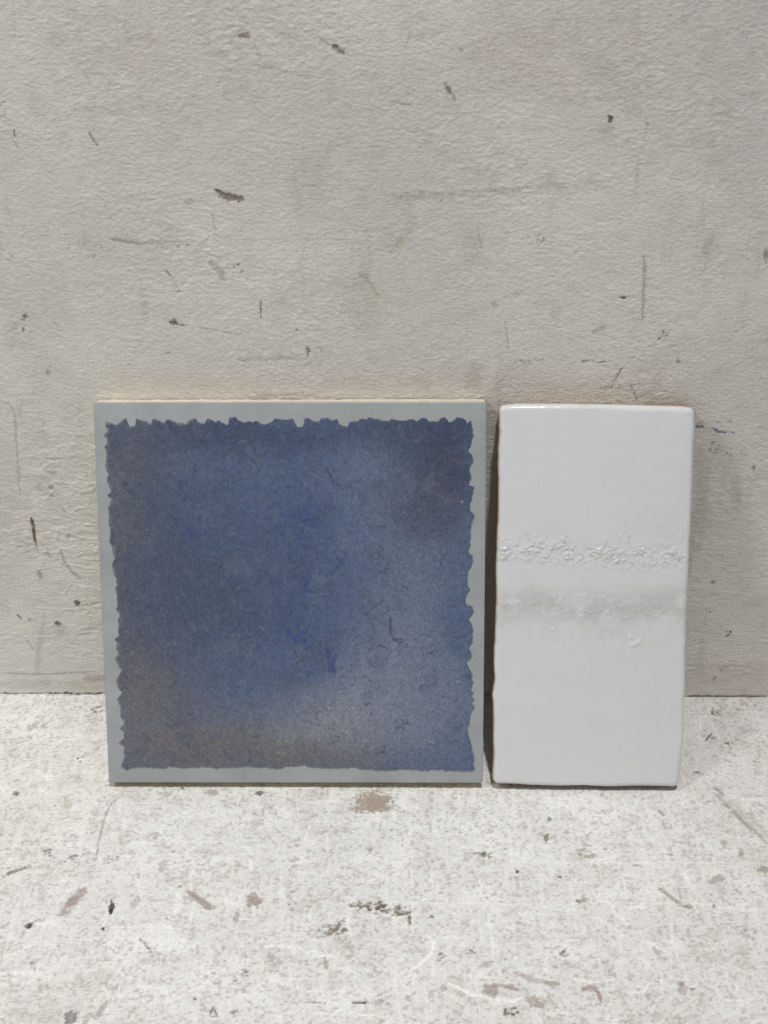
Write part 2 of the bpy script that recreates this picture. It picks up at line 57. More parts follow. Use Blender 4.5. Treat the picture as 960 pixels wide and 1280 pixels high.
FLOOR_MARKS = [('b',-9.36,-68.21,6.36,0.04,0.08,-5.63,'tn',0.98),('b',-9.37,-67.74,7.0,0.04,0.09,-6.11,'tn',0.95),('b',-14.38,-71.52,3.72,0.99,0.33,-2.29,'tn',0.7),('b',-5.53,-70.53,3.69,-1.42,-0.54,-3.15,'tn',0.7),('b',-73.94,-62.46,2.57,0.02,0.17,-1.62,'tn',0.8),('b',-54.65,-62.82,1.6,0.01,0.11,-1.43,'dk',0.95),('s',[(-59.58,-61.41),(-49.2,-62.78)],0.64,'gr',0.6,0.3),('b',-86.11,-60.14,0.81,-0.41,-0.11,-0.9,'dk',0.95),('b',-152.5,-63.42,1.28,0.01,0.36,-1.67,'gk',0.9),('b',-93.52,-60.18,0.97,0.01,0.13,-0.96,'gr',0.6),('c',-85.06,-63.48,19.23,2.88,16,0.64,'gr',0.6),('s',[(-108.95,-64.58),(-113.07,-68.86),(-114.3,-74.92),(-114.61,-88.06),(-114.15,-101.57)],0.7,'gr',0.75,0.25),('b',-130.58,-68.97,1.59,0.01,0.7,-3.75,'pk',0.7),('b',-118.4,-74.95,1.58,0.01,0.47,-2.77,'pk',0.5),('b',-55.45,-80.5,3.75,0.02,0.11,-1.36,'pk',0.6),('b',-75.15,-80.63,1.56,0.01,0.2,-1.81,'gr',0.4),('c',-132.92,-97.39,2.44,2.2,5,1.04,'dk',0.95),('c',-123.8,-100.35,2.43,2.61,5,1.1,'dk',0.95),('c',-106.53,-99.81,4.26,1.3,8,0.79,'dk',0.8),('s',[(-146.27,-108.96),(-142.51,-106.84),(-138.82,-104.28)],1.5,'br',0.7,0.4),('c',-146.55,-107.71,2.41,2.58,8,0.9,'br',0.7),('c',-114.34,-107.5,3.61,3.4,10,0.66,'gr',0.7),('b',-88.32,-103.96,1.54,-0.36,0.02,-2.92,'gr',0.6),('s',[(-121.47,-128.69),(-118.55,-122.31),(-115.58,-115.8)],3.79,'tp',0.75,0.3),('s',[(-120.17,-123.12),(-117.82,-119.89)],3.53,'tp',0.9,0.1),('b',-122.27,-129.09,1.16,0.01,0.15,-0.78,'tp',0.6),('b',-104.06,-125.41,1.04,-0.11,0.31,-3.16,'bk',0.98),('b',-105.66,-135.98,0.75,0.0,0.17,-1.0,'bk',0.95),('b',-132.49,-134.61,1.29,0.51,0.49,-1.19,'bk',0.95),('s',[(-132.07,-133.83),(-129.15,-131.09)],0.87,'gr',0.7,0.3),('b',-131.22,-117.94,1.78,0.01,0.66,-3.25,'tp',0.35),('b',-95.54,-122.56,1.29,2.77,1.05,-1.02,'gr',0.55),('c',-137.11,-131.92,4.06,7.96,12,0.87,'gr',0.4),('s',[(-76.76,-117.18),(-72.16,-121.2),(-67.53,-125.96)],2.67,'tp',0.85,0.15),('b',-68.2,-125.18,2.63,0.02,0.15,-1.39,'tp',0.7),('c',-77.71,-121.64,2.35,2.02,10,0.77,'gr',0.6),('b',-52.4,-121.48,2.96,-0.33,0.06,-3.4,'tn',0.9),('b',-52.14,-121.07,1.78,-0.2,0.04,-2.0,'tp',0.6),('b',-58.07,-130.23,1.17,-0.26,-0.11,-2.7,'tp',0.75),('b',-43.98,-148.39,1.41,0.01,0.16,-2.21,'tp',0.55),('b',-52.98,-148.82,1.13,0.01,0.1,-1.11,'gr',0.6),('b',-70.44,-144.1,0.57,0.0,0.09,-0.75,'dk',0.7),('s',[(-91.8,-140.09),(-89.02,-143.47),(-86.28,-146.82)],0.86,'gk',0.8,0.2),('c',-23.0,-136.2,5.17,3.07,30,1.21,'br',0.85),('s',[(-27.73,-139.67),(-23.79,-138.12),(-20.51,-133.49),(-18.87,-130.37)],1.72,'br',0.75,0.5),('c',-10.28,-124.0,7.03,2.79,40,1.05,'kb',0.85),('c',-1.49,-126.33,8.75,2.77,44,1.11,'kb',0.8),('b',4.9,-130.99,0.7,0.0,-0.01,-1.95,'dk',0.85),('b',13.04,-129.38,0.73,0.0,-0.01,-0.78,'bk',0.9),('c',-38.2,-122.59,2.35,7.21,14,0.88,'kb',0.6),('c',-20.86,-114.37,4.16,7.38,18,0.83,'br',0.5),('c',-46.01,-116.17,7.12,3.27,12,0.77,'gr',0.5),('c',-60.35,-105.47,3.62,2.54,10,0.84,'ol',0.6),('b',-24.66,-151.56,0.82,0.2,0.45,-2.51,'tp',0.8),('s',[(-31.32,-168.67),(-23.11,-169.3)],0.65,'gk',0.7,0.4),('s',[(-14.94,-168.9),(-9.49,-168.87)],1.09,'bk',0.8,0.3),('s',[(-9.48,-169.21),(-4.04,-168.48)],0.65,'gr',0.6,0.4),('c',-53.89,-157.55,2.78,3.6,14,0.78,'kb',0.7),('c',-64.73,-157.62,3.89,3.6,10,0.72,'gr',0.5),('s',[(-62.91,-174.7),(-62.18,-171.29),(-60.17,-175.02),(-62.87,-175.04)],0.65,'gk',0.8,0.2),('c',-54.05,-173.96,1.62,1.7,6,0.81,'gk',0.7),('b',-109.71,-176.38,1.8,-1.34,-1.04,-2.77,'gk',0.85),('s',[(-104.97,-178.7),(-103.53,-174.64),(-101.13,-175.98),(-98.59,-168.43)],1.88,'tp',0.55,0.3),('b',-119.36,-172.7,12.22,0.08,1.5,-7.51,'gr',0.3),('b',-98.66,-157.85,7.92,1.92,1.27,-4.23,'tp',0.25),('c',-82.03,-146.79,11.32,5.24,18,0.79,'gr',0.45),('b',-68.6,-167.53,0.55,0.0,0.08,-0.69,'dk',0.8),('s',[(-97.6,-146.89),(-66.79,-143.7)],0.85,'wh',0.5,0.3),('s',[(-76.36,-168.97),(-71.4,-164.76),(-64.98,-160.48)],0.71,'wh',0.7,0.2),('b',57.95,-87.86,0.8,0.01,-0.16,-1.95,'rs',0.85),('b',68.45,-120.69,2.37,0.46,0.0,-1.19,'tn',0.9),('b',66.61,-121.5,0.88,0.01,-0.08,-0.8,'br',0.7),('b',45.63,-106.05,0.66,0.0,-0.06,-0.84,'bk',0.95),('b',61.3,-108.88,0.6,0.0,-0.06,-0.67,'bk',0.9),('c',73.12,-96.08,3.66,2.61,24,0.91,'ol',0.7),('c',33.43,-97.19,3.66,1.73,22,0.91,'kb',0.7),('c',30.86,-86.25,4.33,1.78,12,0.8,'br',0.5),('b',120.0,-109.75,2.77,0.98,0.03,-2.0,'tp',0.9),('s',[(117.91,-109.76),(121.34,-107.24),(122.69,-109.73)],1.19,'tp',0.8,0.2),('s',[(97.55,-114.42),(101.08,-118.46),(103.98,-122.46),(108.47,-123.63)],1.78,'tn',0.75,0.2),('s',[(103.0,-121.27),(107.82,-124.03)],2.35,'tp',0.6,0.3),('s',[(127.86,-62.16),(132.5,-71.53),(137.02,-80.65),(142.34,-89.53)],1.92,'tp',0.7,0.35),('s',[(130.37,-65.94),(143.51,-86.87)],4.45,'gr',0.35,0.5),('s',[(137.18,-63.53),(145.46,-77.42)],0.77,'wh',0.6,0.2),('b',125.89,-90.51,1.08,0.39,0.02,-2.97,'gr',0.7),('b',131.72,-95.27,0.91,0.01,-0.42,-2.16,'tp',0.7),('b',138.64,-104.62,2.41,0.02,-0.35,-1.68,'tn',0.85),('b',116.36,-123.57,0.58,0.0,-0.21,-1.19,'rs',0.6),('s',[(103.71,-72.17),(105.12,-75.39)],0.95,'gk',0.8,0.2),('b',60.06,-77.5,0.94,0.01,-0.12,-1.37,'dk',0.7),('c',12.32,-83.69,1.24,5.38,8,0.81,'gr',0.6),('b',22.01,-71.29,1.27,0.01,-0.03,-0.93,'gr',0.5),('b',32.5,-163.01,2.38,1.1,0.69,-2.97,'tp',0.9),('s',[(30.11,-161.26),(35.92,-160.87),(42.15,-162.59)],1.38,'tp',0.75,0.3),('b',40.0,-161.9,2.01,-0.95,-0.39,-1.13,'tp',0.7),('b',47.21,-168.48,2.45,-1.88,-1.11,-2.1,'tp',0.75),('s',[(41.0,-154.76),(47.95,-158.66),(56.1,-160.38)],1.95,'tp',0.6,0.3),('b',53.92,-160.04,2.4,-0.54,-0.31,-1.4,'tp',0.5),('s',[(63.82,-163.15),(67.07,-161.01),(69.51,-163.81),(70.13,-167.98)],1.37,'tp',0.85,0.2),('b',66.95,-162.07,2.75,0.02,-0.15,-1.41,'tp',0.6),('b',98.54,-162.21,1.93,0.01,-0.45,-2.82,'tp',0.65),('b',98.39,-159.74,1.1,0.01,-0.17,-1.06,'gk',0.5),('c',39.34,-172.31,2.71,2.05,20,0.92,'kb',0.85),('b',16.57,-162.41,1.1,0.01,-0.04,-1.41,'tp',0.6),('c',59.94,-145.84,2.26,2.24,8,0.9,'dk',0.7),('c',15.52,-147.99,1.69,1.85,8,0.85,'kb',0.7),('c',26.29,-146.44,1.7,1.48,8,0.85,'kb',0.7),('c',32.28,-150.82,1.4,1.46,6,0.84,'kb',0.5),('c',39.82,-142.24,8.53,5.27,18,0.85,'ol',0.5),('c',56.44,-130.66,8.68,4.69,20,0.75,'gr',0.5),('b',92.59,-144.51,1.61,-1.7,-0.83,-1.23,'tp',0.5),('s',[(87.13,-138.91),(97.4,-146.34)],0.86,'wh',0.6,0.3),('c',91.33,-149.33,16.85,14.83,30,0.79,'gr',0.4),('c',115.14,-141.74,14.21,19.09,40,0.85,'gr',0.45),('c',127.25,-137.89,4.29,3.88,14,0.97,'kb',0.55),('c',-4.05,-167.79,3.82,2.77,12,0.82,'gk',0.6),('c',125.34,-154.55,5.57,3.68,12,0.83,'ol',0.5),('s',[(10.6,-137.13),(13.38,-141.66),(12.72,-146.9),(8.43,-151.71),(4.77,-154.64)],1.43,'wh',0.9,0.25),('s',[(15.14,-139.38),(22.88,-138.57),(24.11,-144.22)],1.14,'wh',0.6,0.4),('s',[(18.01,-159.93),(26.09,-165.15),(39.6,-168.19),(43.83,-166.08)],1.38,'wh',0.75,0.3),('s',[(5.96,-104.62),(6.32,-134.86)],1.21,'wh',0.5,0.5),('s',[(33.48,-126.89),(34.59,-149.7)],1.17,'wh',0.6,0.4),('s',[(82.94,-138.18),(96.84,-146.34)],0.86,'wh',0.5,0.4),('s',[(78.29,-163.75),(85.15,-163.71),(87.67,-159.46)],0.82,'wh',0.7,0.3),('s',[(99.85,-130.37),(93.15,-170.58)],0.87,'wh',0.45,0.5),('s',[(43.82,-101.41),(136.09,-100.82)],0.91,'wh',0.55,0.4),('s',[(60.12,-121.95),(133.26,-122.27)],0.88,'wh',0.4,0.5),('s',[(-4.44,-122.37),(42.46,-122.86)],0.88,'wh',0.5,0.5),('s',[(15.45,-82.77),(17.47,-89.44),(7.57,-93.02)],0.93,'wh',0.5,0.4),('s',[(-43.94,-102.83),(-40.19,-150.2)],1.21,'wh',0.4,0.5),('s',[(-40.65,-107.03),(-19.58,-107.73)],1.2,'wh',0.35,0.5),('b',-84.46,-139.28,8.02,0.05,0.72,-5.32,'wh',0.6),('s',[(-27.02,-173.1),(-17.49,-174.73)],0.81,'wh',0.6,0.3),('s',[(-86.91,-152.34),(-92.82,-159.6)],0.84,'wh',0.6,0.3),('s',[(72.79,-126.63),(88.82,-104.09)],0.7,'wh',0.4,0.3),('b',109.56,-106.06,15.01,0.1,-0.95,-5.87,'wh',0.3),('c',-128.92,-9.36,2.76,2.24,9,1.04,'dk',0.9),('c',-132.01,-15.41,3.42,1.65,5,0.89,'dk',0.7),('c',-130.62,-42.15,1.32,2.05,5,0.86,'dk',0.9),('c',-150.98,-6.16,19.07,5.1,50,0.69,'ol',0.5),('c',-152.6,-62.94,4.5,1.95,6,0.96,'gk',0.5),('s',[(124.17,-11.71),(135.13,-11.64),(137.96,-11.08)],0.69,'gr',0.55,0.3),('c',137.13,-9.99,2.75,2.23,14,1.03,'dk',0.8),('c',141.57,-4.44,15.56,4.53,50,0.76,'ol',0.5),('s',[(129.36,-29.28),(132.96,-24.01)],0.87,'gk',0.8,0.2),('c',133.65,-27.69,1.34,1.06,4,0.87,'gk',0.8),('b',138.1,-30.79,1.0,0.01,-0.15,-0.83,'rs',0.8),('b',122.37,-49.11,1.3,0.01,-0.08,-0.49,'dk',0.8),('s',[(125.45,-12.25),(137.77,-12.17)],0.55,'wh',0.5,0.2),('c',141.95,-15.41,13.63,33.0,90,0.75,'gr',0.4),('c',-145.67,-33.02,20.08,26.4,60,0.74,'gr',0.35),('s',[(127.75,-57.37),(130.71,-64.04)],1.61,'gk',0.5,0.3),('c',148.75,-42.47,1.97,1.03,4,0.85,'dk',0.6),('b',142.28,-9.96,4.8,0.03,-1.01,-5.49,'pk',0.4),('c',37.33,-55.99,0.97,0.97,4,0.65,'gk',0.5)]
WASH = [(-38.3,140.3,43.4,7.6,'d',0.9),(-63.0,135.6,10.8,12.6,'g',0.6),(-62.3,107.4,9.3,34.6,'g',0.85),(-67.7,85.1,7.8,25.2,'g',0.7),(-66.9,110.6,4.3,28.4,'n',0.4),(-63.7,62.5,9.3,22.1,'g',0.8),(-56.5,39.5,18.6,14.5,'n',0.95),(-41.1,21.3,27.9,10.7,'n',1.0),(-12.5,14.7,37.2,7.6,'n',1.0),(19.4,16.5,18.6,8.8,'n',0.8),(16.3,30.5,22.3,8.2,'p',0.95),(25.9,36.5,15.5,6.9,'p',0.5),(2.0,26.5,15.5,6.9,'p',0.4),(-38.3,6.2,27.9,4.4,'n',0.6),(59.9,128.2,12.4,22.1,'s',0.95),(56.3,110.9,12.4,11.3,'s',0.7),(55.3,117.2,6.8,8.2,'n',0.15),(41.4,142.1,15.5,6.3,'d',0.7),(68.9,140.6,6.2,6.3,'d',0.6),(32.2,126.5,12.4,11.3,'l',0.25),(22.9,110.8,12.4,12.6,'l',0.2),(4.3,107.6,10.5,8.2,'b',0.9),(7.3,91.7,18.6,18.9,'b',0.75),(10.3,69.2,21.1,18.9,'b',0.8),(13.9,51.3,8.1,10.7,'b',0.95),(16.6,85.4,6.8,15.8,'b',0.7),(2.8,107.6,5.0,4.4,'c',0.5),(4.2,94.9,4.3,6.3,'c',0.35),(1.4,62.7,5.6,5.7,'c',0.5),(14.5,51.0,5.0,6.9,'c',0.6),(-21.0,75.6,21.7,25.2,'k',0.4),(-39.6,85.2,15.5,18.9,'k',0.4),(-37.0,62.6,18.6,15.8,'k',0.4),(-51.9,91.6,9.3,15.8,'k',0.3),(50.9,85.5,18.6,18.9,'l',0.32),(35.3,101.4,12.4,12.6,'l',0.15),(44.8,59.6,18.6,18.9,'l',0.42),(54.3,43.2,18.6,18.9,'l',0.7),(32.2,43.2,15.5,12.6,'l',0.5),(60.4,72.6,8.1,25.2,'m',0.5),(68.0,91.9,5.0,25.2,'m',0.7),(68.3,59.7,4.3,22.1,'m',0.7),(59.3,9.9,18.6,5.0,'m',0.6),(48.1,23.3,18.6,12.6,'l',0.4),(-21.6,43.0,18.6,12.6,'m',0.5),(-12.2,36.4,18.6,7.9,'m',0.5),(-45.0,116.9,15.5,12.6,'k',0.25),(-39.2,101.8,3.7,2.8,'c',0.7),(-4.6,138.9,18.6,4.4,'d',0.6),(-10.9,126.4,18.6,12.6,'m',0.3)]
WASH_STROKES = [('s',[(-19.95,135.12),(-16.31,132.64),(-13.28,129.54),(-11.8,125.8)],0.8,'k',0.6,0.3),('s',[(-15.38,133.27),(-10.79,132.03)],0.74,'k',0.4,0.4),('s',[(-43.02,121.97),(-42.16,119.15)],0.93,'k',0.6,0.2),('s',[(-37.59,129.48),(-36.13,126.36)],0.8,'k',0.5,0.2),('s',[(13.15,128.04),(15.59,124.62),(16.8,120.86)],0.92,'k',0.55,0.3),('s',[(4.34,106.99),(8.06,107.63),(9.28,105.1)],1.24,'c',0.8,0.3),('s',[(-1.2,110.76),(1.87,107.61)],1.24,'c',0.7,0.4),('c',-38.25,101.8,2.17,3.18,14,0.93,'c',0.8),('s',[(19.76,91.78),(17.25,87.93),(15.36,84.72)],1.56,'c',0.55,0.3),('s',[(5.68,83.73),(4.7,79.55),(9.07,78.27)],1.56,'c',0.8,0.4),('s',[(-2.98,63.99),(0.12,60.42),(5.14,58.8)],1.89,'c',0.9,0.2),('s',[(1.44,65.95),(3.9,61.08)],1.26,'c',0.8,0.3),('s',[(13.31,56.87),(14.53,49.67),(16.4,45.73)],2.52,'c',0.7,0.4),('s',[(16.44,52.95),(13.87,46.38)],1.89,'c',0.7,0.3),('s',[(38.15,68.67),(38.16,62.17),(39.74,59.25),(42.88,60.24)],1.13,'k',0.55,0.3),('c',44.77,58.61,6.29,1.96,10,1.07,'k',0.5),('s',[(36.92,55.64),(33.77,57.59)],0.94,'k',0.4,0.4),('s',[(27.5,69.28),(32.2,73.51),(35.33,75.13)],0.75,'k',0.5,0.4),('c',-43.06,70.67,6.28,3.89,16,1.07,'k',0.55),('c',-17.98,69.13,5.65,3.89,12,1.0,'k',0.55),('c',-54.19,65.77,9.44,6.51,16,1.01,'k',0.45),('c',-63.96,104.27,4.35,19.04,26,1.06,'k',0.45),('c',52.26,115.62,5.55,3.14,18,1.11,'k',0.55),('c',-49.43,67.41,2.51,2.6,8,1.07,'k',0.6),('c',-11.33,94.88,12.45,12.76,16,0.81,'k',0.3),('c',59.9,123.47,6.15,9.38,14,0.8,'pk',0.4),('c',25.97,85.4,18.71,16.03,20,0.75,'k',0.3),('c',4.49,123.34,24.65,12.51,16,0.74,'k',0.35),('s',[(60.16,95.08),(57.7,91.25),(58.98,88.06)],1.24,'k',0.35,0.3),('s',[(2.83,110.77),(5.91,109.52),(8.09,110.79)],1.55,'c',0.6,0.3),('s',[(-32.57,91.62),(-33.93,86.5)],0.94,'k',0.4,0.3),('s',[(-21.3,59.36),(-16.24,60.69)],0.94,'k',0.35,0.3),('c',64.42,42.61,0.95,0.33,2,0.76,'wh',0.7),('c',66.15,114.71,0.62,0.31,1,0.74,'wh',0.7),('c',48.14,13.26,12.76,4.71,10,0.57,'wh',0.25),('c',16.3,26.52,12.72,8.0,30,0.64,'wh',0.25),('c',-12.46,18.05,25.53,6.71,24,0.57,'wh',0.2)]

PAL = {'dk': (.14,.125,.105), 'bk': (.035,.032,.03), 'br': (.24,.205,.165), 'gr': (.40,.38,.345), 'gk': (.17,.165,.155),
       'rs': (.19,.125,.075), 'ye': (.55,.51,.40), 'ol': (.36,.33,.25), 'pk': (.56,.485,.435), 'bl': (.13,.16,.25),
       'tn': (.40,.335,.275), 'tp': (.40,.34,.31), 'kb': (.15,.13,.085), 'wh': (.93,.92,.90)}

# ---------------------------------------------------------------- numeric helpers
def smooth(a, b, x):
    t = np.clip((x - a) / (b - a), 0, 1)
    return t * t * (3 - 2 * t)

class Noise:
    """smooth lattice noise, about -1..1"""
    def __init__(self, seed):
        self.t = np.random.default_rng(seed).uniform(-1, 1, (256, 256)).astype(np.float32)
    def __call__(self, x, y):
        xi = np.floor(x); yi = np.floor(y); fx = (x - xi).astype(np.float32); fy = (y - yi).astype(np.float32)
        xi = xi.astype(np.int64) & 255; yi = yi.astype(np.int64) & 255
        x1 = (xi + 1) & 255; y1 = (yi + 1) & 255
        fx = fx*fx*fx*(fx*(fx*6-15)+10); fy = fy*fy*fy*(fy*(fy*6-15)+10)
        t = self.t
        a = t[yi, xi]*(1-fx) + t[yi, x1]*fx
        b = t[y1, xi]*(1-fx) + t[y1, x1]*fx
        return a*(1-fy) + b*fy
def fbm(seed, x, y, octaves=4, gain=.5):
    s = 0; a = 1; tot = 0
    for k in range(octaves):
        s = s + a*Noise(seed+k)(x*2.03**k + 17.3*k, y*2.03**k + 5.7*k); tot += a; a *= gain
    return s/tot

def axis(dense0, dense1, step, lo, hi, grow=1.35):
    a = list(np.arange(dense0, dense1 + step*.5, step))
    d = step; x = a[0]; left = []
    while x > lo: d *= grow; x -= d; left.append(max(x, lo))
    d = step; x = a[-1]; right = []
    while x < hi: d *= grow; x += d; right.append(min(x, hi))
    return np.array(left[::-1] + a + right)

def grid_mesh(name, P, C=None, wrap=None):
    """P (rows, cols, 3) in metres, C (rows, cols, 3) linear colour"""
    n, m = P.shape[:2]
    idx = np.arange(n*m).reshape(n, m)
    q = np.stack([idx[:-1,:-1], idx[:-1,1:], idx[1:,1:], idx[1:,:-1]], -1).reshape(-1, 4)
    me = bpy.data.meshes.new(name)
    me.vertices.add(n*m); me.vertices.foreach_set('co', P.astype(np.float32).ravel())
    me.loops.add(q.size); me.loops.foreach_set('vertex_index', q.astype(np.int32).ravel())
    me.polygons.add(len(q)); me.polygons.foreach_set('loop_start', np.arange(0, q.size, 4, dtype=np.int32))
    me.polygons.foreach_set('use_smooth', np.ones(len(q), bool))
    me.update(calc_edges=True)
    if C is not None:
        at = me.color_attributes.new('surface_colour', 'FLOAT_COLOR', 'POINT')
        rgba = np.ones((n*m, 4), np.float32); rgba[:, :3] = C.reshape(-1, 3)
        at.data.foreach_set('color', rgba.ravel())
    return me

def make(name, me, mat, parent=None):
    me.materials.append(mat)
    o = bpy.data.objects.new(name, me); col.objects.link(o); o.parent = parent
    return o

class Surface:
    """a height field with colour, on which chips, scratches and dirt are laid"""
    def __init__(self, xs, ys, seed):
        self.xs, self.ys = xs, ys
        self.X, self.Y = np.meshgrid(xs, ys)
        self.h = np.zeros(self.X.shape, np.float32)
        self.c = np.zeros(self.X.shape + (3,), np.float32)
        self.n1 = fbm(seed, self.X/2.1, self.Y/2.1, 3, .6)
        self.n2 = Noise(seed+9)(self.X/.62, self.Y/.62)
        self.n4 = Noise(seed+40)(self.X/1.05+9, self.Y/1.05)
        self.n3 = fbm(seed+20, self.X/6., self.Y/6., 3, .6)
        self.rng = np.random.default_rng(seed)
    def win(self, x0, x1, y0, y1):
        a, b = np.searchsorted(self.xs, [x0, x1]); c, d = np.searchsorted(self.ys, [y0, y1])
        return slice(c, d), slice(a, b)
    def mix(self, w, m, colour):
        c = self.c[w]; m = m[..., None]
        self.c[w] = c*(1-m) + np.array(colour, np.float32)*m
    def blob(self, x, y, ax, ay, bx, by, colour, alpha, depth=0.0):
        e = 1.7*max(math.hypot(ax, ay), math.hypot(bx, by)) + .8
        w = self.win(x-e, x+e, y-e, y+e)
        X = self.X[w]-x; Y = self.Y[w]-y
        if X.size == 0: return
        det = ax*by - bx*ay
        u = (X*by - Y*bx)/det; v = (-X*ay + Y*ax)/det
        size = math.sqrt(abs(det)); big = smooth(.7, 2.6, size); mid = smooth(.3, .9, size)
        soft = .12 if alpha > .5 else .55
        r = np.sqrt(u*u+v*v) + big*.36*self.n1[w] + mid*(.42-.24*big)*self.n4[w] + (.18+.12*big)*self.n2[w]
        m = smooth(1+soft, 1-soft, r)*alpha*(1-.35*np.clip(self.n2[w], 0, 1)-.2*mid*np.clip(self.n4[w], 0, 1))
        if alpha < .5: m = m*np.clip(.75+.8*self.n3[w], 0, 1.2)
        self.mix(w, m, colour); self.h[w] -= depth*m
    def stroke(self, pts, width, colour, alpha, breakup, depth=0.0):
        p = np.array(pts, float); hw = max(width/2, .30); e = hw*2.2+.8
        w = self.win(p[:,0].min()-e, p[:,0].max()+e, p[:,1].min()-e, p[:,1].max()+e)
        X = self.X[w]; Y = self.Y[w]
        if X.size == 0: return
        X = X + .5*self.n1[w]*min(1, hw); Y = Y + .5*self.n2[w]*min(1, hw)*.6
        D = np.full(X.shape, 1e9)
        T = np.zeros(X.shape); L = 0
        for a, b in zip(p[:-1], p[1:]):
            d = b-a; l = d@d + 1e-9
            t = np.clip(((X-a[0])*d[0] + (Y-a[1])*d[1])/l, 0, 1)
            dd = np.hypot(X-a[0]-t*d[0], Y-a[1]-t*d[1])
            s = dd < D; D[s] = dd[s]; T[s] = (L + t*math.sqrt(l))[s]; L += math.sqrt(l)
        taper = smooth(-.02, .12, T/L)*smooth(1.02, .85, T/L)*.6 + .4
        r = D/(hw*taper) + .35*self.n1[w]*min(1, hw)
        soft = .25 if hw < 1 else .5
        m = smooth(1+soft, 1-soft, r)
        br = smooth(breakup*1.1-.55, breakup*1.1-.15, self.n1[w]*.7 + self.n2[w]*.5 + .25)
        m = m*((1-breakup) + breakup*br)*min(1, alpha*1.15)*(.5 + .5*br)
        self.mix(w, m, colour); self.h[w] -= depth*m
    def cluster(self, x, y, rx, ry, n, size, colour, alpha, depth=0.0):
        for k in range(n):
            a = self.rng.uniform(0, 6.283); r = math.sqrt(self.rng.uniform(0, 1))
            s = max(.27, size*self.rng.uniform(.40, .85))
            sx = s*self.rng.uniform(.8, 1.5); sy = s*self.rng.uniform(.6, 1.0); t = self.rng.uniform(-.5, .5)
            self.blob(x+rx*r*math.cos(a), y+ry*r*math.sin(a), sx*math.cos(t), sx*math.sin(t), -sy*math.sin(t), sy*math.cos(t),
                      colour, max(.51, alpha)*self.rng.uniform(.55, 1), depth)
    def marks(self, table, pal, depth):
        for m in table:
            if m[0] == 'b': self.blob(*m[1:7], pal[m[7]], m[8], depth.get(m[7], 0) if m[8] > .5 else 0)
            elif m[0] == 's': self.stroke(m[1], m[2], pal[m[3]], m[4], m[5], depth.get(m[3], 0))
            else: self.cluster(*m[1:5], m[5], m[6], pal[m[7]], m[8], depth.get(m[7], 0))

# ---------------------------------------------------------------- materials
def material(name):
    m = bpy.data.materials.new(name); m.use_nodes = True
    nt = m.node_tree; return m, nt, nt.nodes['Principled BSDF']
def node(nt, kind, **kw):
    n = nt.nodes.new(kind)
    for k, v in kw.items():
        if k in n.inputs: n.inputs[k].default_value = v
        else: setattr(n, k, v)
    return n
def noise_tex(nt, scale, detail=4, rough=.6, stretch=(1, 1, 1)):
    tc = node(nt, 'ShaderNodeTexCoord'); mp = node(nt, 'ShaderNodeMapping')
    mp.inputs['Scale'].default_value = stretch
    n = node(nt, 'ShaderNodeTexNoise'); n.inputs['Scale'].default_value = scale
    n.inputs['Detail'].default_value = detail; n.inputs['Roughness'].default_value = rough
    nt.links.new(tc.outputs['Object'], mp.inputs['Vector']); nt.links.new(mp.outputs['Vector'], n.inputs['Vector'])
    return n
def ramp(nt, src, lo, hi, out0, out1):
    r = node(nt, 'ShaderNodeMapRange'); nt.links.new(src, r.inputs['Value'])
    r.inputs['From Min'].default_value = lo; r.inputs['From Max'].default_value = hi
    r.inputs['To Min'].default_value = out0; r.inputs['To Max'].default_value = out1
    return r.outputs['Result']
def math_node(nt, op, a, b):
    n = node(nt, 'ShaderNodeMath', operation=op)
    for k, v in enumerate((a, b)):
        if hasattr(v, 'links'): nt.links.new(v, n.inputs[k])
        else: n.inputs[k].default_value = v
    return n.outputs[0]
def tint(nt, colour, factor):
    """colour * grey factor"""
    n = node(nt, 'ShaderNodeVectorMath', operation='SCALE')
    if hasattr(colour, 'links'): nt.links.new(colour, n.inputs[0])
    else: n.inputs[0].default_value = colour
    nt.links.new(factor, n.inputs['Scale']); return n.outputs[0]
def bump(nt, height, strength, dist, bsdf, below=None):
    b = node(nt, 'ShaderNodeBump'); b.inputs['Strength'].default_value = strength; b.inputs['Distance'].default_value = dist
    nt.links.new(height, b.inputs['Height'])
    if below is not None: nt.links.new(below, b.inputs['Normal'])
    if bsdf is not None: nt.links.new(b.outputs['Normal'], bsdf.inputs['Normal'])
    return b.outputs['Normal']

def painted_material(name, fine_scale, contrast, rough, relief, stretch=(1, 1, 1), spec=.35):
    m, nt, b = material(name)
    at = node(nt, 'ShaderNodeAttribute', attribute_name='surface_colour')
    n1 = noise_tex(nt, fine_scale, 5, .65, stretch); n2 = noise_tex(nt, fine_scale*.22, 3, .6)
    f = math_node(nt, 'MULTIPLY', ramp(nt, n1.outputs['Fac'], .25, .75, 1-contrast, 1+contrast), ramp(nt, n2.outputs['Fac'], .3, .7, .97, 1.03))
    nt.links.new(tint(nt, at.outputs['Color'], f), b.inputs['Base Color'])
    nt.links.new(ramp(nt, n2.outputs['Fac'], .3, .7, rough-.08, rough+.1), b.inputs['Roughness'])
    b.inputs['Specular IOR Level'].default_value = spec
    bump(nt, n1.outputs['Fac'], .6, relief, b)
    return m
wall_mat = painted_material('wall_paint', 700, .08, .58, .0009, (.8, 1, 1.25))
floor_mat = painted_material('floor_paint', 950, .16, .72, .0005, (.8, 1, 1), .25)

